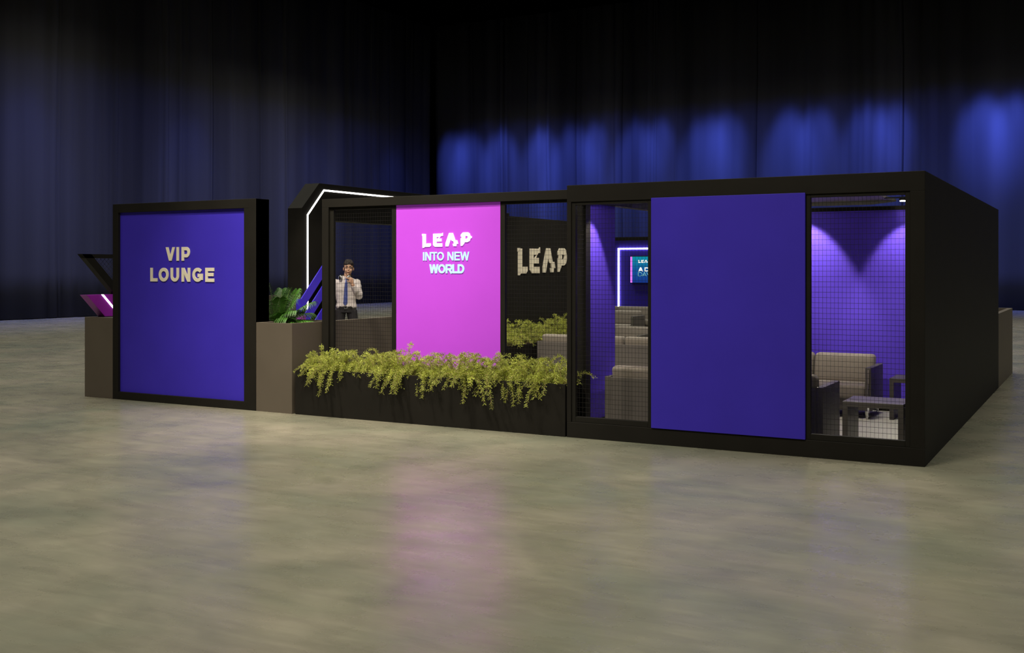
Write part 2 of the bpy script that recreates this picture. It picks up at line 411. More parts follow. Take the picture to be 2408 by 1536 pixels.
# ------------------------------------------------------------------ grey planters
def planter(name, label, x0, x1, y0, y1, h, w=.03, m='grey', depth=.12):
    t = thing(name, label, 'planter', ((x0 + x1) / 2, (y0 + y1) / 2, 0))
    b = MB(); b.box(x0, x1, y0, y0 + w, 0, h); b.box(x0, x1, y1 - w, y1, 0, h); b.box(x0, x0 + w, y0 + w, y1 - w, 0, h); b.box(x1 - w, x1, y0 + w, y1 - w, 0, h)
    b.build('box', M[m], t, bevel=.002)
    MB().box(x0 + w, x1 - w, y0 + w, y1 - w, 0, h - depth).build('soil', M['soil'], t)
    return t
t = thing('grey_planter', 'waist high grey planter holding a palm, right of the blue VIP sign', 'planter', (-6.86, 1, 0))
m = MB(); w_ = .03
plan = [(-7.120, 0), (-6.60, 0), (-6.60, .80), (-7.0, .80), (-7.12, .80), (-7.95, .80), (-7.95, .232), (-7.120, .232)]
inn = [(-7.09, .03), (-6.63, .03), (-6.63, .77), (-7.0, .77), (-7.12, .77), (-7.92, .77), (-7.92, .262), (-7.09, .262)]
n_ = len(plan)
m.v = [(x, y, z) for z in (0, 1.0) for x, y in plan] + [(x, y, z) for z in (.86, 1.0) for x, y in inn]
for i in range(n_):
    j = (i + 1) % n_
    m.f += [(i, j, n_ + j, n_ + i), (n_ + i, n_ + j, 3 * n_ + j, 3 * n_ + i), (2 * n_ + j, 2 * n_ + i, 3 * n_ + i, 3 * n_ + j)]
m.build('box', M['grey'], t, bevel=.002)
m = MB(); m.prism(inn, lambda p, q, d: (p, q, d), .80, .88); m.build('soil', M['soil'], t)
b = planter('grey_planter', 'grey planter box left of the VIP sign under the slanted purple block', -9.956, -9.453, 0, .9, 1.0, depth=.004)
planter('grey_planter', 'grey planter box past the far right corner of the black pavilion', -.62, 0, 6.615, 9.0, 1.0, w=.07)
b = MB().box(-10.02, -9.95, .92, 4.12, 0, 1.196).build('low_partition', M['grey'], bevel=.003)
tag(b, 'low grey partition standing behind the palm fronds', 'partition')

b = MB().box(-6.66, -6.602, .802, 4.80, 0, 1.0).build('low_partition', M['grey'], bevel=.003)
tag(b, 'long low grey partition running back from the palm planter behind the mesh', 'partition')

# ------------------------------------------------------------------ slanted purple block + mesh frame on the left planter
t = thing('slanted_block', 'bright purple block with slanted end and light strip on the left grey planter', 'display', (-9.88, .6, 1.0))
MB().prism([(-.08, 1.278), (.198, 1.0), (.86, 1.0), (.86, 1.278)], YZ, -9.95, -9.82).build('block', M['purple'], t, bevel=.003)
MB().prism([(.140, 1.280), (.172, 1.280), (.452, 1.0), (.420, 1.0)], YZ, -9.822, -9.815).build('light_strip', M['led'], t)
t = thing('slanted_mesh_frame', 'black slanted frame filled with wire mesh, left of the VIP sign', 'frame', (-9.9, .6, 1.28))
m = MB()
m.prism([(-.118, 1.789), (1.3, 1.789), (1.25, 1.738), (-.067, 1.738)], YZ, -9.95, -9.86)
m.prism([(-.118, 1.789), (.02, 1.789), (.531, 1.278), (.393, 1.278)], YZ, -9.95, -9.86)
m.prism([(1.22, 1.789), (1.3, 1.789), (.86, 1.278), (.78, 1.278)], YZ, -9.95, -9.86)
m.build('frame', M['blackm'], t)
m = MB()
for k in range(26):
    c = .07 + k * .06
    m.tube([(-9.905, c, 1.74), (-9.905, c + .46, 1.28)], .0016, 4)
    m.tube([(-9.908, c, 1.74), (-9.908, c - .46, 1.28)], .0016, 4) if c > .95 else None
for k in range(16):
    s = k * .06; y0 = .03 + s * .7
    m.tube([(-9.908, .10 + s, 1.74), (-9.908, .06 + s * .5, 1.70 - s * .5)], .0016, 4) if s < .85 else None
m.build('mesh', M['wire'], t)

# ------------------------------------------------------------------ portal arch with light strip
t = thing('portal_arch', 'tall black portal with chamfered corner and white light strip', 'arch', (-10.1, 6, 0))
outer = [(4.17, 0), (4.17, 2.576), (4.60, 3.0), (8.6, 3.0), (9.03, 2.576), (9.03, 0)]
m = MB(); x0, x1 = -10.252, -9.96
m.prism([(4.17, 0), (5.02, 0), (5.02, 2.40), (4.17, 2.40)], YZ, x0, x1)
m.prism([(4.17, 2.40), (9.03, 2.40), (9.03, 2.576), (8.6, 3.0), (4.60, 3.0), (4.17, 2.576)], YZ, x0, x1)
m.prism([(8.18, 0), (9.03, 0), (9.03, 2.40), (8.18, 2.40)], YZ, x0, x1)
m.build('body', M['black'], t, bevel=.003)
m = MB()
pl = [(4.305, .70), (4.305, 2.470), (4.715, 2.890), (8.48, 2.890), (8.89, 2.470), (8.89, .70)]
ribbon(m, pl, .026, YZ, -9.962, -9.952)
m.build('light_strip', M['led'], t)
# diagonal stripes in front of the portal leg
t = thing('striped_screen', 'diagonal blue bars on a black board before the portal leg', 'display', (-9.9, 4.4, 0))
MB().box(-9.845, -9.82, 4.53, 4.72, 0, 1.8).build('backing_board', M['black'], t)
for zt, zb in ((1.13, .925), (.80, .585), (.44, .23)):
    y1 = 4.74
    b = MB().prism([(3.965, zb), (3.965, zt), (y1, zt + y1 - 3.965), (y1, zb + y1 - 3.965)], YZ, -9.82, -9.80)
    b.box(-9.895, -9.80, 3.95, 3.97, zb, zt); b.build('bar', M['stripe'], t, bevel=.002)
t = thing('purple_bar', 'short slanted purple bar rising from the floor beside the palm', 'display', (-9.78, 3.6, 0))
MB().prism([(2.9, 0), (3.05, 0), (3.955, .60), (3.955, .872), (3.872, .872), (3.0, 0.001)], YZ, -9.795, -9.70).build('bar', M['purple'], t, bevel=.002)

# ------------------------------------------------------------------ middle lattice wall with pink sign
Y = .5
t = thing('lattice_wall', 'black framed mesh wall with a bright pink LEAP INTO NEW WORLD sign', 'sign', (-4.9, Y, 0))
m = MB()
m.box(-6.585, -3.24, Y, Y + .075, 2.305, 2.40); m.box(-6.585, -6.492, Y, Y + .075, 0, 2.305); m.box(-6.492, -3.24, Y, Y + .075, 0, .10)
m.build('frame', M['black'], t, bevel=.003)
m = MB()
for a, c in ((-6.492, -6.44), (-5.632, -5.575), (-4.252, -4.196), (-3.43, -3.24)): m.box(a, c, Y + .03, Y + .07, .1, 2.305)
for a, c in ((-6.44, -5.632), (-4.196, -3.43)): m.box(a, c, Y + .03, Y + .065, 2.275, 2.305); m.box(a, c, Y + .03, Y + .065, .1, .16)
m.build('mullions', M['blackm'], t, bevel=.002)
for a, c in ((-6.44, -5.632), (-4.196, -3.43)):
    m = MB(); grid(m, a, c, .16, 2.275, XZ, Y + .05); m.build('mesh', M['wire'], t)
p = MB().box(-5.574, -4.253, Y + .035, Y + .12, .1, 2.305).build('sign_panel', M['pink'], t)
m = MB(); gx_ = lambda q: -5.229 + (q - 125) * (.632 / 1515); gz_ = lambda q: 1.990 - (q - 160) * (.148 / 412)
logo(m, 'LEAP', gx_, gz_, XZ, Y + .027, Y + .034)
tag(m.build('logo', M['white_lit'], p), 'glowing white LEAP letters')
m = MB(); hx = lambda q: -5.218 + (q - 148) * (.589 / 1402)
word(m, [('I', 148, 192), ('N', 220, 398), ('T', 410, 580), ('O', 585, 790), ('N', 898, 1080), ('E', 1110, 1270), ('W', 1280, 1550)], hx, 1.694, .092, .0158, XZ, Y + .028, Y + .034)
word(m, [('W', 345, 625), ('O', 618, 835), ('R', 845, 1050), ('L', 1045, 1200), ('D', 1205, 1400)], hx, 1.556, .097, .0212, XZ, Y + .028, Y + .034)
tag(m.build('lettering', M['mint_lit'], p), 'glowing mint letters INTO NEW WORLD')

# ------------------------------------------------------------------ LEAP wall inside
t = thing('logo_wall', 'black wall inside the stand with large cream LEAP letters', 'wall', (-6.7, 6.6, 0))
m = MB(); m.box(-6.78, -6.60, 4.94, 8.3, 0, 2.40); m.box(-6.785, -6.60, 4.82, 4.94, 0, 2.44)
m.build('panel', M['black'], t, bevel=.003)
m = MB(); logo(m, 'LEAP', lambda q: 5.18 + (q - 125) * (1.74 / 1515), lambda q: 1.930 - (q - 170) * (.395 / 400), YZ, -6.599, -6.583)
tag(m.build('lettering', M['cream'], t), 'raised cream LEAP letters')

# ------------------------------------------------------------------ black pavilion on the right
t = thing('lounge_pavilion', 'large black open roofed lounge pavilion with blue panels and wire mesh', 'pavilion', (-1.6, 1.7, 0))
m = MB()
m.box(-3.22, 0, 0, .12, 2.24, 2.40); m.box(-3.22, 0, 0, .12, 0, .148); m.box(-.114, 0, 0, .12, .148, 2.24); m.box(-3.22, -3.175, .0, .03, .148, 2.24)
m.build('front_frame', M['black'], t, bevel=.003)
MB().box(-.10, 0, .12, 6.607, 0, 2.40).build('side_wall', M['black'], t, bevel=.003)
for a, c in ((-3.175, -2.36), (-.96, -.114)):
    m = MB(); rect_frame(m, a, c, .148, 2.24, .04, XZ, .012, .055, .052, .03); m.build('window_frame', M['blackm'], t, bevel=.003)
    m = MB(); grid(m, a + .04, c - (.023 if a > -2 else .037), .20, 2.21, XZ, .03); m.build('mesh', M['wire'], t)
MB().box(-2.359, -.96, -.012, .055, .150, 2.253).build('front_panel', M['blue'], t, bevel=.002)
# left side return: post, mesh bay, post, blue panel
m = MB(); m.box(-3.22, -3.175, .33, .44, 0, 2.25); m.box(-3.22, -3.18, .03, .33, 0, .15); m.box(-3.22, -3.12, .03, 4.3, 2.25, 2.37)
m.box(-3.22, -3.18, .44, 1.085, 0, .10)
m.build('side_frame', M['blackm'], t, bevel=.002)
m = MB(); grid(m, .03, .33, .15, 2.25, YZ, -3.20); m.build('side_mesh', M['wire'], t)
MB().box(-3.235, -3.195, .44, 1.085, .10, 2.25).build('side_panel', M['bluefab'], t)
MB().box(-3.20, -.10, 3.35, 3.45, .07, 2.262).build('back_panel', M['bluefab'], t)
MB().box(-3.20, -.10, 3.345, 3.45, 2.262, 2.309).build('back_cap', M['black'], t); MB().box(-3.20, -.10, 3.335, 3.45, 0, .07).build('skirting', M['black'], t)
MB().prism([(-3.12, .11), (-.80, .11), (-.82, 3.62), (-1.18, 4.12), (-3.12, 4.12)], lambda p, q, d: (p, q, d), 2.372, 2.398).build('canopy', M['ceil'], t)
m = MB().box(-3.175, -.12, .13, 3.33, 0.001, .012).build('lounge_rug', M['carpet']); tag(m, 'pale grey carpet covering the floor inside the lounge pavilion', 'carpet')

# canopy downlights (each lamp > housing, lens) with its own light
def downlight(x, y, z, label, tgt, power, ang=80):
    t = thing('downlight', label, 'lamp', (x, y, z), 'lounge downlights')
    b = MB(); b.tube([(x, y, z + .035), (x, y, z + .005)], .045, 20); b.box(x - .2 if x > -1 else x - .02, x + .02, y - .01, y + .01, z + .03, z + .045)
    b.build('housing', M['blackm'], t)
    MB().tube([(x, y, z + .006), (x, y, z - .004)], .038, 20).build('lens', M['lamp'], t)
    spot('downlight_beam', (x, y, z - .02), tgt, power, ang, .35, WARM, .03)
downlight(-.63, 2.93, 2.335, 'glowing round downlight at the canopy edge by the right window', (-.60, 3.32, 1.60), 48, 72)
downlight(-1.80, 2.93, 2.335, 'round downlight under the canopy above the middle of the far sofa', (-1.80, 3.32, 1.60), 80, 76)
downlight(-2.80, 2.93, 2.335, 'round downlight under the canopy above the left end of the far sofa', (-2.8, 3.32, 1.62), 40, 72)
downlight(-2.86, .46, 2.335, 'round downlight under the canopy close to the narrow blue side panel', (-3.19, .46, 1.50), 55, 64)
downlight(-1.2, 1.6, 2.335, 'round downlight under the canopy over the low tables', (-1.1, 1.9, 0), 85, 120)

# ------------------------------------------------------------------ furniture
def rbox(mb, x0, x1, y0, y1, z0, z1, r=.03, bulge=.012):
    """soft cushion: rounded box"""
    n = 8; base = len(mb.v)
    bm = bmesh.new(); bmesh.ops.create_cube(bm, size=1)
    bmesh.ops.bevel(bm, geom=bm.edges[:], offset=.0001, segments=1, affect='EDGES') if False else None
    for v in bm.verts: v.co = Vector(((x0 + x1) / 2 + v.co.x * (x1 - x0), (y0 + y1) / 2 + v.co.y * (y1 - y0), (z0 + z1) / 2 + v.co.z * (z1 - z0)))
    bmesh.ops.bevel(bm, geom=bm.edges[:], offset=r, segments=5, profile=.5, affect='EDGES')
    bm.verts.index_update()
    for v in bm.verts: mb.v.append(tuple(v.co))
    for f in bm.faces: mb.f.append(tuple(base + v.index for v in f.verts))
    bm.free()
    return mb
def sofa(label, x0, x1, y0, facing, group='low lounge sofas', cush=3):
    """facing -1: faces the camera side (-y); +1: back towards the camera"""
    d = .68; t = thing('sofa', label, 'sofa', ((x0 + x1) / 2, y0 + d / 2, 0), group)
    yy = (lambda a, b: (y0 + a, y0 + b)) if facing < 0 else (lambda a, b: (y0 + d - b, y0 + d - a))
    m = MB(); a, b = yy(.0, d); m.box(x0 + .06, x1 - .06, *yy(.06, d - .02), .10, .22); m.build('base', M['sofabox'], t, bevel=.004)
    for xx in (x0, x1 - .06): MB().box(xx, xx + .06, a, b, .10 if facing < 0 else .0, .556).build('arm', M['sofabox'], t, bevel=.004)
    for xx in (x0 + .015, x1 - .035):
        m = MB(); a2, b2 = yy(-.012, .0); m.box(xx, xx + .02, a2, b2, .09, .54); tag(m.build('arm_trim', M['chrome'], t, bevel=.002), 'chrome strip')
    m = MB(); m.box(x0 + .06, x1 - .06, *yy(d - .035, d), 0 if facing > 0 else .10, .55); m.build('back_panel', M['sofabox'], t, bevel=.004)
    w = (x1 - x0 - .12 - .01 * (cush - 1)) / cush
    for i in range(cush):
        cx0 = x0 + .06 + i * (w + .01); cx1 = cx0 + w
        rbox(MB(), cx0 + .003, cx1 - .003, *yy(.01, .50), .22, .365, .035).build('seat_cushion', M['fabric'], t, smooth=True)
        # back cushion leans backwards
        c = rbox(MB(), cx0 + .003, cx1 - .003, *yy(.46, .62), .345, .66, .045)
        yb = yy(.46, .62)[0 if facing < 0 else 1]
        c.v = [(x, y + (-facing) * (z - .345) * .22, z) for x, y, z in c.v]
        c.build('back_cushion', M['fabric'], t, smooth=True)
    for xx in (x0 + .05, x1 - .05):
        for q in (.03, d - .06):
            a, b = yy(q, q + .03); MB().tube([(xx, (a + b) / 2, 0), (xx, (a + b) / 2, .10)], [.012, .02], 12).build('foot', M['chrome'], t)
    return t
def block_table(label, x0, x1, y0, y1, h=.45, w=.045, group='low block tables'):
    t = thing('side_table', label, 'table', ((x0 + x1) / 2, (y0 + y1) / 2, 0), group)
    MB().box(x0, x1, y0, y1, h - w, h).build('table_top', M['table'], t, bevel=.003)
    for a, b in ((x0, x0 + w), (x1 - w, x1)): MB().box(a, b, y0 + .002, y1 - .002, 0, h - w).build('leg', M['table'], t, bevel=.003)
    return t
sofa('taupe three seat sofa against the blue back wall seen through the right mesh window', -3.0, -.89, 2.51, -1)
sofa('sofa just inside the pavilion windows with its back turned to the mesh', -3.005, -.905, .40, 1)
block_table('low dark block table nearest the right mesh window', -.732, -.225, .375, .844)
block_table('low dark block table in the far corner beside the sofa arm', -.726, -.22, 2.63, 3.095)
sofa('dark sofa seen from behind over the black plant box, below the LEAP letters', -5.95, -3.9, 4.60, 1)
sofa('sofa deep inside the stand seen past the narrow blue panel, its right arm showing', -6.5, -5.15, 6.56, -1, cush=2)
sofa('farther sofa deep inside the stand, behind the low table', -9.6, -7.86, 12.8, -1, cush=2)
sofa('farthest sofa below the light framed blue wall', -10.6, -6.6, 15.3, -1, cush=4)
block_table('low dark block table in front of the sofa with the visible right arm', -6.0, -5.3, 6.0, 6.35, .42, .08)
block_table('low dark block table deep inside the stand before the farther sofa', -8.0, -7.2, 10.6, 11.2, .42, .08)

# ------------------------------------------------------------------ far light framed wall with screen
t = thing('light_framed_wall', 'far blue wall with black top band and white light outline', 'wall', (-9, 16.6, 0))
MB().box(-13, -6.3, 16.5, 16.62, 0, 2.33).build('panel', M['blue'], t)
MB().box(-13, -6.3, 16.44, 16.62, 2.33, 2.42).build('top_band', M['black'], t)
m = MB(); ribbon(m, [(-9.80, .3), (-9.80, 2.12), (-6.6, 2.12)], .034, XZ, 16.47, 16.498); m.build('light_strip', M['led'], t)
t = thing('wall_screen', 'glowing teal and navy screen on the far blue wall with white words', 'screen', (-8.6, 16.45, 1.25))
MB().box(-9.43, -7.7, 16.36, 16.50, 1.235, 1.935).build('casing', M['blackm'], t, bevel=.004)
p = MB().box(-9.415, -7.715, 16.352, 16.36, 1.25, 1.92).build('picture', M['screen'], t)
m = MB().box(-9.415, -9.365, 16.346, 16.353, 1.25, 1.92); tag(m.build('picture_edge', M['magenta_lit'], p), 'magenta stripe at the left edge')
m = MB(); k = .632 / 1515 * .56
logo(m, 'LEAP', lambda q: -9.20 + (q - 125) * k, lambda q: 1.83 - (q - 160) * (.075 / 412), XZ, 16.344, 16.352)
m.build('white_logo', M['white_lit'], p)
for c_, a_ in (('A', 0), ('D', 1.32)):
    m = MB(); word(m, [(c_, a_, a_ + 1)], lambda q: -9.20 + q * .132, 1.535, .105, .026, XZ, 16.344, 16.352); m.build('white_letter', M['white_lit'], p)
m = MB(); word(m, [('D', 0, 1), ('A', 1.02, 2.02), ('V', 2.0, 3.0)], lambda q: -9.205 + q * .115, 1.415, .10, .009, XZ, 16.344, 16.352)
m.build('outlined_words', M['mint_lit'], p)

# ------------------------------------------------------------------ plants
def frond(rl, rs, base, az, length, rise, droop, r):
    """one feathery sprig; rl leaf MB, rs stem MB"""
    n = max(12, int(length * (rise + droop + .5) / .026)); pts = []
    for i in range(n + 1):
        s = i / n
        out = length * (s * (.55 if rise > .7 else .85) + .1 * s * s); z = length * (rise * math.sin(s * PI * .55) - droop * s ** 2.3)
        pts.append(Vector(base) + Vector((math.cos(az) * out, math.sin(az) * out, z)))
    rs.tube(pts, [.0030 * (1 - .7 * i / n) for i in range(n + 1)], 4, False)
    for i in range(2, n + 1):
        p = pts[i]; d = (pts[i] - pts[i - 1]).normalized()
        sd = d.cross(Vector((0, 0, 1))); sd = sd.normalized() if sd.length > .05 else Vector((1, 0, 0)); up = sd.cross(d)
        for side in (-1, 1, 0):
            L = r.uniform(.024, .058) * (1.1 - .45 * i / n)
            a = r.uniform(-.5, .9)
            dir_ = (d * .75 + (sd * side + up * (a if side else 1.0)) * .8).normalized()
            q = p - d * r.uniform(0, .02)
            k = 4
            for j in range(k + 1):
                c = q + dir_ * L * (j / k) + Vector((0, 0, -.08 * L * j / k))
                for _ in range(2):
                    ld = (dir_ * .9 + Vector((r.uniform(-1, 1), r.uniform(-1, 1), r.uniform(-.6, 1))) * .75).normalized()
                    w = ld.cross(Vector((r.uniform(-1, 1), r.uniform(-1, 1), r.uniform(-1, 1))))
                    w = w.normalized() * r.uniform(.0016, .0028) if w.length > .01 else Vector((.002, 0, 0))
                    ll = r.uniform(.009, .018)
                    rl.quad(c, c + ld * ll * .5 + w, c + ld * ll, c + ld * ll * .5 - w)
def shrub(seed, n=38, front=True):
    r = random.Random(seed); rl, rs = MB(), MB()
    for i in range(n):
        az = r.uniform(0, 2 * PI); L = r.uniform(.24, .37); tp = r.random()
        if front and i < 10: az = r.uniform(-2.7, -.45); frond(rl, rs, (r.uniform(-.12, .12), r.uniform(-.12, -.02), 0), az, r.choice((.20, .22, .25, .28, .34, .46)) * r.uniform(.9, 1.1), r.uniform(.5, .85), r.uniform(.45, 1.15), r)
        elif tp < .45: frond(rl, rs, (r.uniform(-.1, .1), r.uniform(-.12, .12), 0), az, L * .95, r.uniform(.75, 1.15), .08, r)
        else: frond(rl, rs, (r.uniform(-.1, .1), r.uniform(-.12, .12), 0), az, L * 1.05, r.uniform(.6, .8), r.uniform(.3, .65), r)
    root = thing('shrub', '', 'plant')
    rl.build('foliage', M['leaf'], root); rs.build('stems', M['stem'], root)
    return root
def place(root, loc, rz, s, label, group):
    root.location = loc; root.rotation_euler = (0, 0, rz); root.scale = (s, s, s)
    tag(root, label, 'plant', group)
def rebase(root):
    for ch in [x for x in bpy.data.objects if x.parent == root]: ch.matrix_parent_inverse = Matrix.Identity(4)
protos = [shrub(11), shrub(22), shrub(33), shrub(44), shrub(77), shrub(88)]
for p in protos: rebase(p)
protos2 = [shrub(55, 26, False), shrub(66, 26, False)]
for p in protos2: rebase(p)
used = set()
def put(pr, *a):
    if pr.name in used: o = copy_tree(pr)
    else: o = pr; used.add(pr.name)
    place(o, *a)
b = planter('black_planter', 'long low black planter box full of yellow green shrubs', -6.553, -3.238, 0.0, .46, .50, w=.022, m='black', depth=.05)
NS = 16
for i in range(NS):
    x = -6.33 + i * (2.88 / (NS - 1)) + rnd.uniform(-.05, .05)
    put(protos[(i * 5) % 6 if i > 5 else i], (x, .20 + rnd.uniform(-.03, .03), .44), rnd.uniform(-.5, .5), rnd.uniform(.78, .98),
        'feathery yellow green shrub spilling over the long black planter box', 'shrubs in the long black planter')
b = planter('black_planter', 'black planter box full of shrubs at the foot of the LEAP wall', -6.595, -6.05, 3.7, 6.45, .52, w=.022, m='black', depth=.05)
for i in range(8):
    put(protos2[i % 2], (-6.33 + rnd.uniform(-.05, .05), 3.9 + i * .335, .47), rnd.uniform(0, 6), rnd.uniform(1.0, 1.2),
        'feathery green shrub in the planter below the large LEAP letters', 'shrubs below the logo wall')

# palm in the right grey planter
t = thing('palm', 'small palm with arching green fronds in the grey planter beside the VIP sign', 'plant', (-7.24, .50, .88))
def palm_frond(az, L, lean, droop, seed):
    r = random.Random(seed); base = Vector((-7.24, .50, .84)); n = 14; pts = []
    for i in range(n + 1):
        s = i / n; out = L * (math.sin(lean) * s + droop * .35 * s * s); z = L * (math.cos(lean) * s * 1.0 - droop * s ** 2.4)
        pts.append(base + Vector((math.cos(az) * out, math.sin(az) * out, z)))
    lf = MB()
    NL = 25
    for i in range(NL):
        s = .26 + .74 * i / (NL - 1); f = s * n; k = min(int(f), n - 1); p = pts[k].lerp(pts[k + 1], f - k); d = (pts[k + 1] - pts[k]).normalized()
        sd = d.cross(Vector((0, 0, 1))); sd = sd.normalized() if sd.length > .1 else Vector((math.sin(az), -math.cos(az), 0)); up = sd.cross(d)
        for side in (-1, 1):
            LL = .06 + .19 * math.sin(PI * (.28 + .60 * (s - .26) / .74)) * r.uniform(.85, 1.1)
            dr = (d * .75 + sd * side * .8 + up * .30).normalized(); q = p; wdt = .0056
            prev = None; m_ = 5
            wv = dr.cross(up); wv = wv.normalized() if wv.length > .05 else d
            for j in range(m_ + 1):
                u = j / m_; c = p + dr * LL * u + Vector((0, 0, -LL * .75 * u ** 2.2)); w = wv * wdt * (math.sin(PI * (.18 + .82 * u)) if j < m_ else .02)
                if prev: lf.quad(prev[0], prev[1], c + w, c - w)
                prev = (c - w, c + w)
    o = lf.build('frond', M['palm'], t)
    MB().tube(pts, [.006 * (1 - .8 * i / n) for i in range(n + 1)], 6).build('rachis', M['palmst'], o, smooth=True)
cdir = math.atan2(-9.24 - .42, 1.3 + 6.98)
for az, L, le, dr in ((cdir + .12, .54, .22, .32), (cdir + 1.35, .52, .62, .22), (cdir + 1.05, .48, .26, .06), (cdir - 1.45, .50, .16, .03), (cdir + 1.6, .46, .40, .12),
                      (cdir + .75, .44, .50, .35), (cdir + 2.2, .52, .42, .10), (cdir - 2.4, .48, .45, .15), (cdir + 1.8, .42, .70, .30), (cdir + 1.2, .40, .85, .35), (cdir + .45, .36, .55, .40),
                      (cdir + .95, .34, .70, .40), (cdir + 1.5, .34, .30, .2), (cdir + 2.9, .5, .3, .1), (cdir + .3, .30, .25, .30)):
    palm_frond(az, L * 1.2, le, dr, int(az * 100))

# ------------------------------------------------------------------ the man
# local frame: x to the viewer's right, y towards the back, z up; faces -y locally
MX, MY = -9.466, 4.674
MAN = thing('person', 'person in white shirt and blue tie with headphones round the neck, behind the mesh', 'person', (MX, MY, 0))
yaw = math.atan2(1.3 - MX, MY + 9.24) * 1.0
R = Matrix.Translation((MX, MY, 0)) @ Matrix.Rotation(yaw, 4, 'Z')
def mv(mb):
    mb.v = [tuple(R @ Vector(v)) for v in mb.v]; return mb
def limb(mb, pts, rads, n=14, flat=1.0):
    mb.tube(pts, rads, n); return mb
body = MB()
# head (tilted a little), neck, torso, legs, arms in one remeshed surface
HC = Vector((.036, -.015, 1.612))
T = Matrix.Rotation(.07, 3, 'Y')
body.ball(HC + Vector((0, .012, .046)), .078, .094, .088, 20, 14, T)
body.ball(HC + Vector((-.003, -.022, -.036)), .061, .064, .074, 18, 12, T)      # jaw
body.ball(HC + Vector((-.007, -.068, -.098)), .024, .020, .018, 12, 8)           # chin
for s in (-1, 1):
    body.ball(HC + Vector((s * .040, -.058, -.030)), .022, .020, .022, 10, 8)    # cheek
    body.ball(HC + Vector((s * .028, -.078, .030)), .026, .012, .009, 10, 8)     # brow
    body.ball(HC + Vector((s * .080, .012, -.012)), .010, .018, .031, 10, 8)     # ear
body.tube([HC + Vector((0, -.082, .018)), HC + Vector((-.001, -.092, -.008)), HC + Vector((-.002, -.101, -.030))], [.007, .009, .013], 10)
body.ball(HC + Vector((-.004, -.082, -.060)), .024, .011, .012, 10, 8)           # mouth mound
body.tube([(0, .005, 1.40), (.015, .0, 1.49), (.030, .005, 1.57)], [.062, .056, .055], 16)
body.loft([((0, 0, .92), (.150, 0, 0), (0, .100, 0)), ((0, 0, 1.02), (.140, 0, 0), (0, .095, 0)), ((0, 0, 1.18), (.155, 0, 0), (0, .105, 0)),
           ((0, 0, 1.32), (.172, 0, 0), (0, .110, 0)), ((0, .005, 1.40), (.165, 0, 0), (0, .092, 0)), ((0, .01, 1.45), (.100, 0, 0), (0, .07, 0)), ((0, .01, 1.47), (.06, 0, 0), (0, .06, 0))], 20)
for s in (-1, 1):
    body.tube([(s * .08, 0, .93), (s * .10, -.01, .70), (s * .115, -.015, .50), (s * .12, .005, .30), (s * .125, .01, .10)], [.070, .062, .048, .046, .034], 14)
    body.tube([(s * .125, .02, .07), (s * .135, -.05, .045), (s * .15, -.16, .03)], [.038, .036, .026], 10)
# viewer's left arm hangs, right arm bends up to the collar
body.tube([(-.175, .01, 1.385), (-.215, .02, 1.22), (-.235, .02, 1.10), (-.235, -.02, .97), (-.225, -.05, .86)], [.052, .046, .040, .036, .027], 12)
SH, EL, WR = Vector((.168, .01, 1.375)), Vector((.205, -.05, 1.165)), Vector((.092, -.175, 1.365))
body.tube([SH, SH.lerp(EL, .5), EL, EL.lerp(WR, .4), WR], [.052, .047, .043, .041, .027], 12)
# hanging hand
hb = Vector((-.223, -.055, .84))
body.loft([(hb + Vector((0, 0, .03)), (.016, 0, 0), (0, .026, 0)), (hb + Vector((0, -.005, -.02)), (.016, 0, 0), (0, .038, 0)), (hb + Vector((0, -.01, -.06)), (.014, 0, 0), (0, .038, 0))], 12)
for i, L in enumerate((.070, .078, .072, .056)):
    y0 = -.038 + i * .019
    body.tube([hb + Vector((0, y0, -.055)), hb + Vector((.006, y0 - .004, -.055 - L * .5)), hb + Vector((.016, y0 - .006, -.055 - L))], [.009, .0085, .0075], 8)
body.tube([hb + Vector((.004, -.03, -.005)), hb + Vector((.010, -.055, -.035)), hb + Vector((.016, -.058, -.065))], [.012, .011, .009], 8)
# raised hand closing on the headphone cup
pc = WR + Vector((-.012, -.012, .042)); ax = Vector((-.25, -.05, .97)).normalized(); ac = Vector((.95, -.1, .25)).normalized(); an = ax.cross(ac)
body.loft([(WR, ac * .024, an * .018), (pc - ax * .01, ac * .036, an * .016), (pc + ax * .038, ac * .038, an * .015)], 12)
fb = pc + ax * .036
for i, L in enumerate((.068, .076, .070, .056)):
    o = ac * (-.029 + i * .019)
    inw = Vector((-.75, -.1 + i * .03, -.1 - .12 * i))
    p0 = fb + o * .95; p1 = p0 + (ax * .75 + inw * .45).normalized() * L * .42; p2 = p1 + (inw + ax * (.25 - .2 * i)).normalized() * L * .34; p3 = p2 + (inw - ax * .55).normalized() * L * .26
    body.tube([p0 - ax * .012, p0, p1, p2, p3], [.0085, .009, .0085, .008, .007], 8)
tb = pc - ac * .024 - ax * .004
body.tube([tb, tb + Vector((-.028, -.012, .004)), tb + Vector((-.052, -.010, .016))], [.012, .0105, .0085], 8)
mv(body)
bo = body.build('body', M['skin'], MAN, smooth=True)
rm = bo.modifiers.new('skin', 'REMESH'); rm.mode = 'VOXEL'; rm.voxel_size = .0055; rm.use_smooth_shade = True
sm = bo.modifiers.new('soften', 'SMOOTH'); sm.iterations = 3; sm.factor = .5
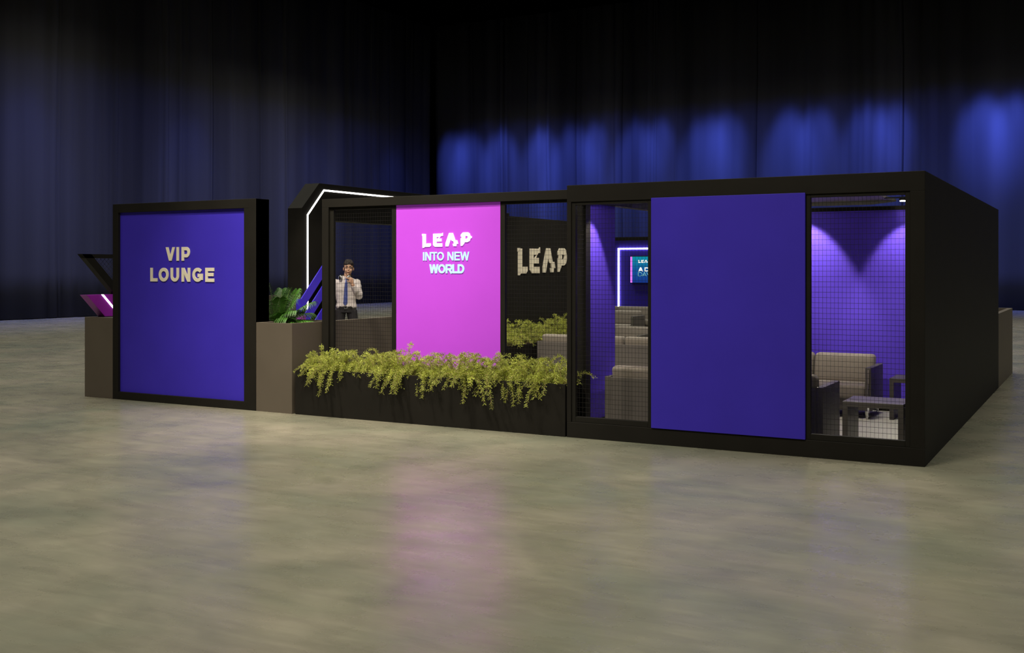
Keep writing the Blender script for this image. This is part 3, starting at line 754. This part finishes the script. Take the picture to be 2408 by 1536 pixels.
# clothes
sh = MB()
sh.loft([((0, 0, .955), (.158, 0, 0), (0, .112, 0)), ((0, 0, 1.00), (.170, 0, 0), (0, .122, 0)), ((0, 0, 1.07), (.158, 0, 0), (0, .113, 0)), ((0, -.002, 1.18), (.168, 0, 0), (0, .117, 0)),
         ((0, -.002, 1.31), (.188, 0, 0), (0, .122, 0)), ((0, .004, 1.385), (.190, 0, 0), (0, .108, 0)), ((0, .008, 1.43), (.145, 0, 0), (0, .088, 0)), ((0, .008, 1.462), (.085, 0, 0), (0, .070, 0)), ((0, .006, 1.475), (.064, 0, 0), (0, .062, 0))], 28)
sh.tube([(-.165, .01, 1.385), (-.222, .02, 1.22), (-.243, .02, 1.10), (-.243, -.02, .97), (-.232, -.048, .885)], [.062, .060, .056, .048, .040], 14)
sh.ball((-.172, .01, 1.385), .062, .062, .055); sh.ball((.172, .01, 1.385), .062, .062, .055)
sh.tube([SH, SH.lerp(EL, .5), EL, EL.lerp(WR, .45), EL.lerp(WR, .86)], [.062, .064, .064, .055, .038], 14)
mv(sh); so = sh.build('shirt', M['shirt'], MAN, smooth=True)
rm = so.modifiers.new('cloth', 'REMESH'); rm.mode = 'VOXEL'; rm.voxel_size = .007; rm.use_smooth_shade = True
sm = so.modifiers.new('soften', 'SMOOTH'); sm.iterations = 4; sm.factor = .5
tx = bpy.data.textures.new('folds', 'CLOUDS'); tx.noise_scale = .07
dm = so.modifiers.new('folds', 'DISPLACE'); dm.texture = tx; dm.strength = .016; dm.mid_level = .5
m = MB()
for s in (-1, 1):
    m.prism([(s * .012, 1.478), (s * .060, 1.500), (s * .072, 1.455), (s * .030, 1.425)], lambda p, q, d: (p, d - .075 + abs(p) * .45 + (1.475 - q) * -.45, q), 0, .006)
mv(m).build('collar', M['shirt'], MAN, bevel=.001)
m = MB(); m.loft([((0, 0, .90), (.160, 0, 0), (0, .112, 0)), ((0, 0, .985), (.157, 0, 0), (0, .114, 0))], 24)
for s in (-1, 1): m.tube([(s * .088, 0, .93), (s * .104, -.002, .80), (s * .108, -.005, .72), (s * .115, -.012, .50), (s * .12, .0, .30), (s * .125, .008, .06)], [.088, .084, .082, .070, .066, .060], 16)
mv(m); o = m.build('trousers', M['trouser'], MAN, smooth=True)
rm = o.modifiers.new('cloth', 'REMESH'); rm.mode = 'VOXEL'; rm.voxel_size = .008; rm.use_smooth_shade = True
m = MB(); m.loft([((0, 0, .965), (.164, 0, 0), (0, .120, 0)), ((0, 0, 1.002), (.164, 0, 0), (0, .121, 0))], 28); o = mv(m).build('belt', M['belt'], MAN, smooth=False)
m = MB(); rect_frame(m, -.035, .015, .960, 1.008, .006, XZ, -.132, -.122); mv(m).build('buckle', M['silver'], o)
for s in (-1, 1):
    m = MB(); m.tube([(s * .125, .05, .045), (s * .127, .0, .05), (s * .138, -.09, .042), (s * .152, -.19, .03)], [.040, .046, .045, .026], 14); m.v = [(x, y, max(0.0, z)) for x, y, z in m.v]
    mv(m).build('shoe', M['shoe'], MAN, smooth=True)
m = MB()
ty = lambda z: -.122 - .010 * math.sin((z - 1.0) * 5) if z < 1.40 else -.100 + (z - 1.40) * .35
zz = [1.015, 1.05, 1.15, 1.28, 1.38, 1.435]; hw = [.002, .032, .031, .026, .019, .014]
for i in range(5):
    a, b = i, i + 1
    za, zb = zz[a], zz[b]; xa = -.018 * (1.45 - za) / .4 + .002; xb = -.018 * (1.45 - zb) / .4 + .002
    m.quad((xa - hw[a], ty(za) - .004, za), (xa + hw[a], ty(za) - .004, za), (xb + hw[b], ty(zb) - .004, zb), (xb - hw[b], ty(zb) - .004, zb))
m.loft([((.002, -.088, 1.432), (.015, 0, 0), (0, .012, 0)), ((.003, -.080, 1.465), (.020, 0, 0), (0, .014, 0))], 10)
o = mv(m).build('tie', M['tie'], MAN); sl = o.modifiers.new('thick', 'SOLIDIFY'); sl.thickness = .004
# hair cap, fringe
m = MB()
hcap = MB(); hcap.ball(HC + Vector((0, .016, .052)), .085, .100, .096, 28, 20, T)
keep = []
for f in hcap.f:
    c = sum((Vector(hcap.v[i]) for i in f), Vector()) / 4 - HC
    if (c.y < -.030 and c.z < .062 - .15 * abs(c.x)) or (abs(c.x) > .05 and c.y < .0 and c.z < .020) or c.z < -.045: continue
    keep.append(f)
hcap.f = keep
for k in range(90):
    a = rnd.uniform(-2.7, -.45); rr = rnd.uniform(.5, 1)
    p = HC + Vector((.078 * math.cos(a) * rr, .016 + .094 * math.sin(a) * rr, .052 + .093 * math.sqrt(max(.05, 1 - rr * rr))))
    d = Vector((rnd.uniform(-.02, .025), -.014, -.012 - .01 * rnd.random()))
    hcap.tube([p + Vector((0, .02, .006)), p + Vector((0, -.002, .010)), p + d], [.007, .008, .002], 5)
mv(hcap); o = hcap.build('hair', M['hair'], MAN, smooth=True)
sl = o.modifiers.new('thick', 'SOLIDIFY'); sl.thickness = .008
for s in (-1, 1):
    m = MB(); m.ball(HC + Vector((s * .030, -.076, .006)), .014, .008, .0055, 12, 8); e = mv(m).build('eye', M['eyew'], MAN, smooth=True)
    m = MB(); m.ball(HC + Vector((s * .030, -.083, .006)), .0062, .003, .0055, 10, 6); mv(m).build('iris', M['eye'], e, smooth=True)
    m = MB(); m.tube([HC + Vector((s * .012, -.093, .030)), HC + Vector((s * .030, -.092, .036)), HC + Vector((s * .050, -.076, .030))], [.0035, .0042, .002], 6); mv(m).build('eyebrow', M['hair'], MAN, smooth=True)
m = MB(); m.ball(HC + Vector((-.004, -.091, -.061)), .020, .006, .0065, 12, 8); mv(m).build('mouth', M['lip'], MAN, smooth=True)
# headphones hanging round the neck
HP = thing('headphones', 'silver and black headphones hanging round the neck of the person', 'headphones', tuple(R @ Vector((0, 0, 1.45))))
m = MB(); pts = [(-.095, -.075, 1.475), (-.098, -.03, 1.49), (-.088, .03, 1.50), (-.05, .075, 1.505), (.02, .088, 1.505), (.075, .06, 1.50), (.092, .0, 1.49), (.075, -.07, 1.48), (.05, -.115, 1.475)]
m.tube(pts, .010, 8); mv(m).build('headband', M['blackm'], HP, smooth=True)
for c, ax_ in ((Vector((-.092, -.105, 1.458)), Vector((-.45, -.85, .1))), (Vector((.040, -.135, 1.455)), Vector((.1, -1, .1)))):
    ax_ = ax_.normalized(); sd_ = ax_.cross(Vector((0, 0, 1))).normalized(); up_ = sd_.cross(ax_)
    m = MB(); m.loft([(c - ax_ * .022, sd_ * .022, up_ * .034), (c - ax_ * .012, sd_ * .029, up_ * .040), (c + ax_ * .004, sd_ * .029, up_ * .041)], 20); mv(m).build('ear_pad', M['belt'], HP, smooth=True)
    m = MB(); m.loft([(c + ax_ * .004, sd_ * .032, up_ * .044), (c + ax_ * .014, sd_ * .030, up_ * .042), (c + ax_ * .020, sd_ * .024, up_ * .034)], 20); mv(m).build('ear_shell', M['silver'], HP, smooth=True)
    m = MB(); m.loft([(c + ax_ * .0195, sd_ * .021, up_ * .031), (c + ax_ * .023, sd_ * .015, up_ * .024)], 20); mv(m).build('ear_cap', M['blackm'], HP, smooth=True)
# spot added to brighten the person
spot('person_spot', (-7.9, 1.6, 4.4), (-9.4, 4.7, 1.3), 470, 34, .6, WARM, .1)
spot('logo_wall_spot', (-3.6, 6.6, 4.6), (-6.6, 6.0, 1.6), 330, 40, .8, WARM, .1)  # spot added to brighten the cream LEAP letters
spot('inner_planter_spot', (-5.0, 2.6, 4.6), (-6.3, 5.2, .6), 160, 40, .8, WARM, .1)
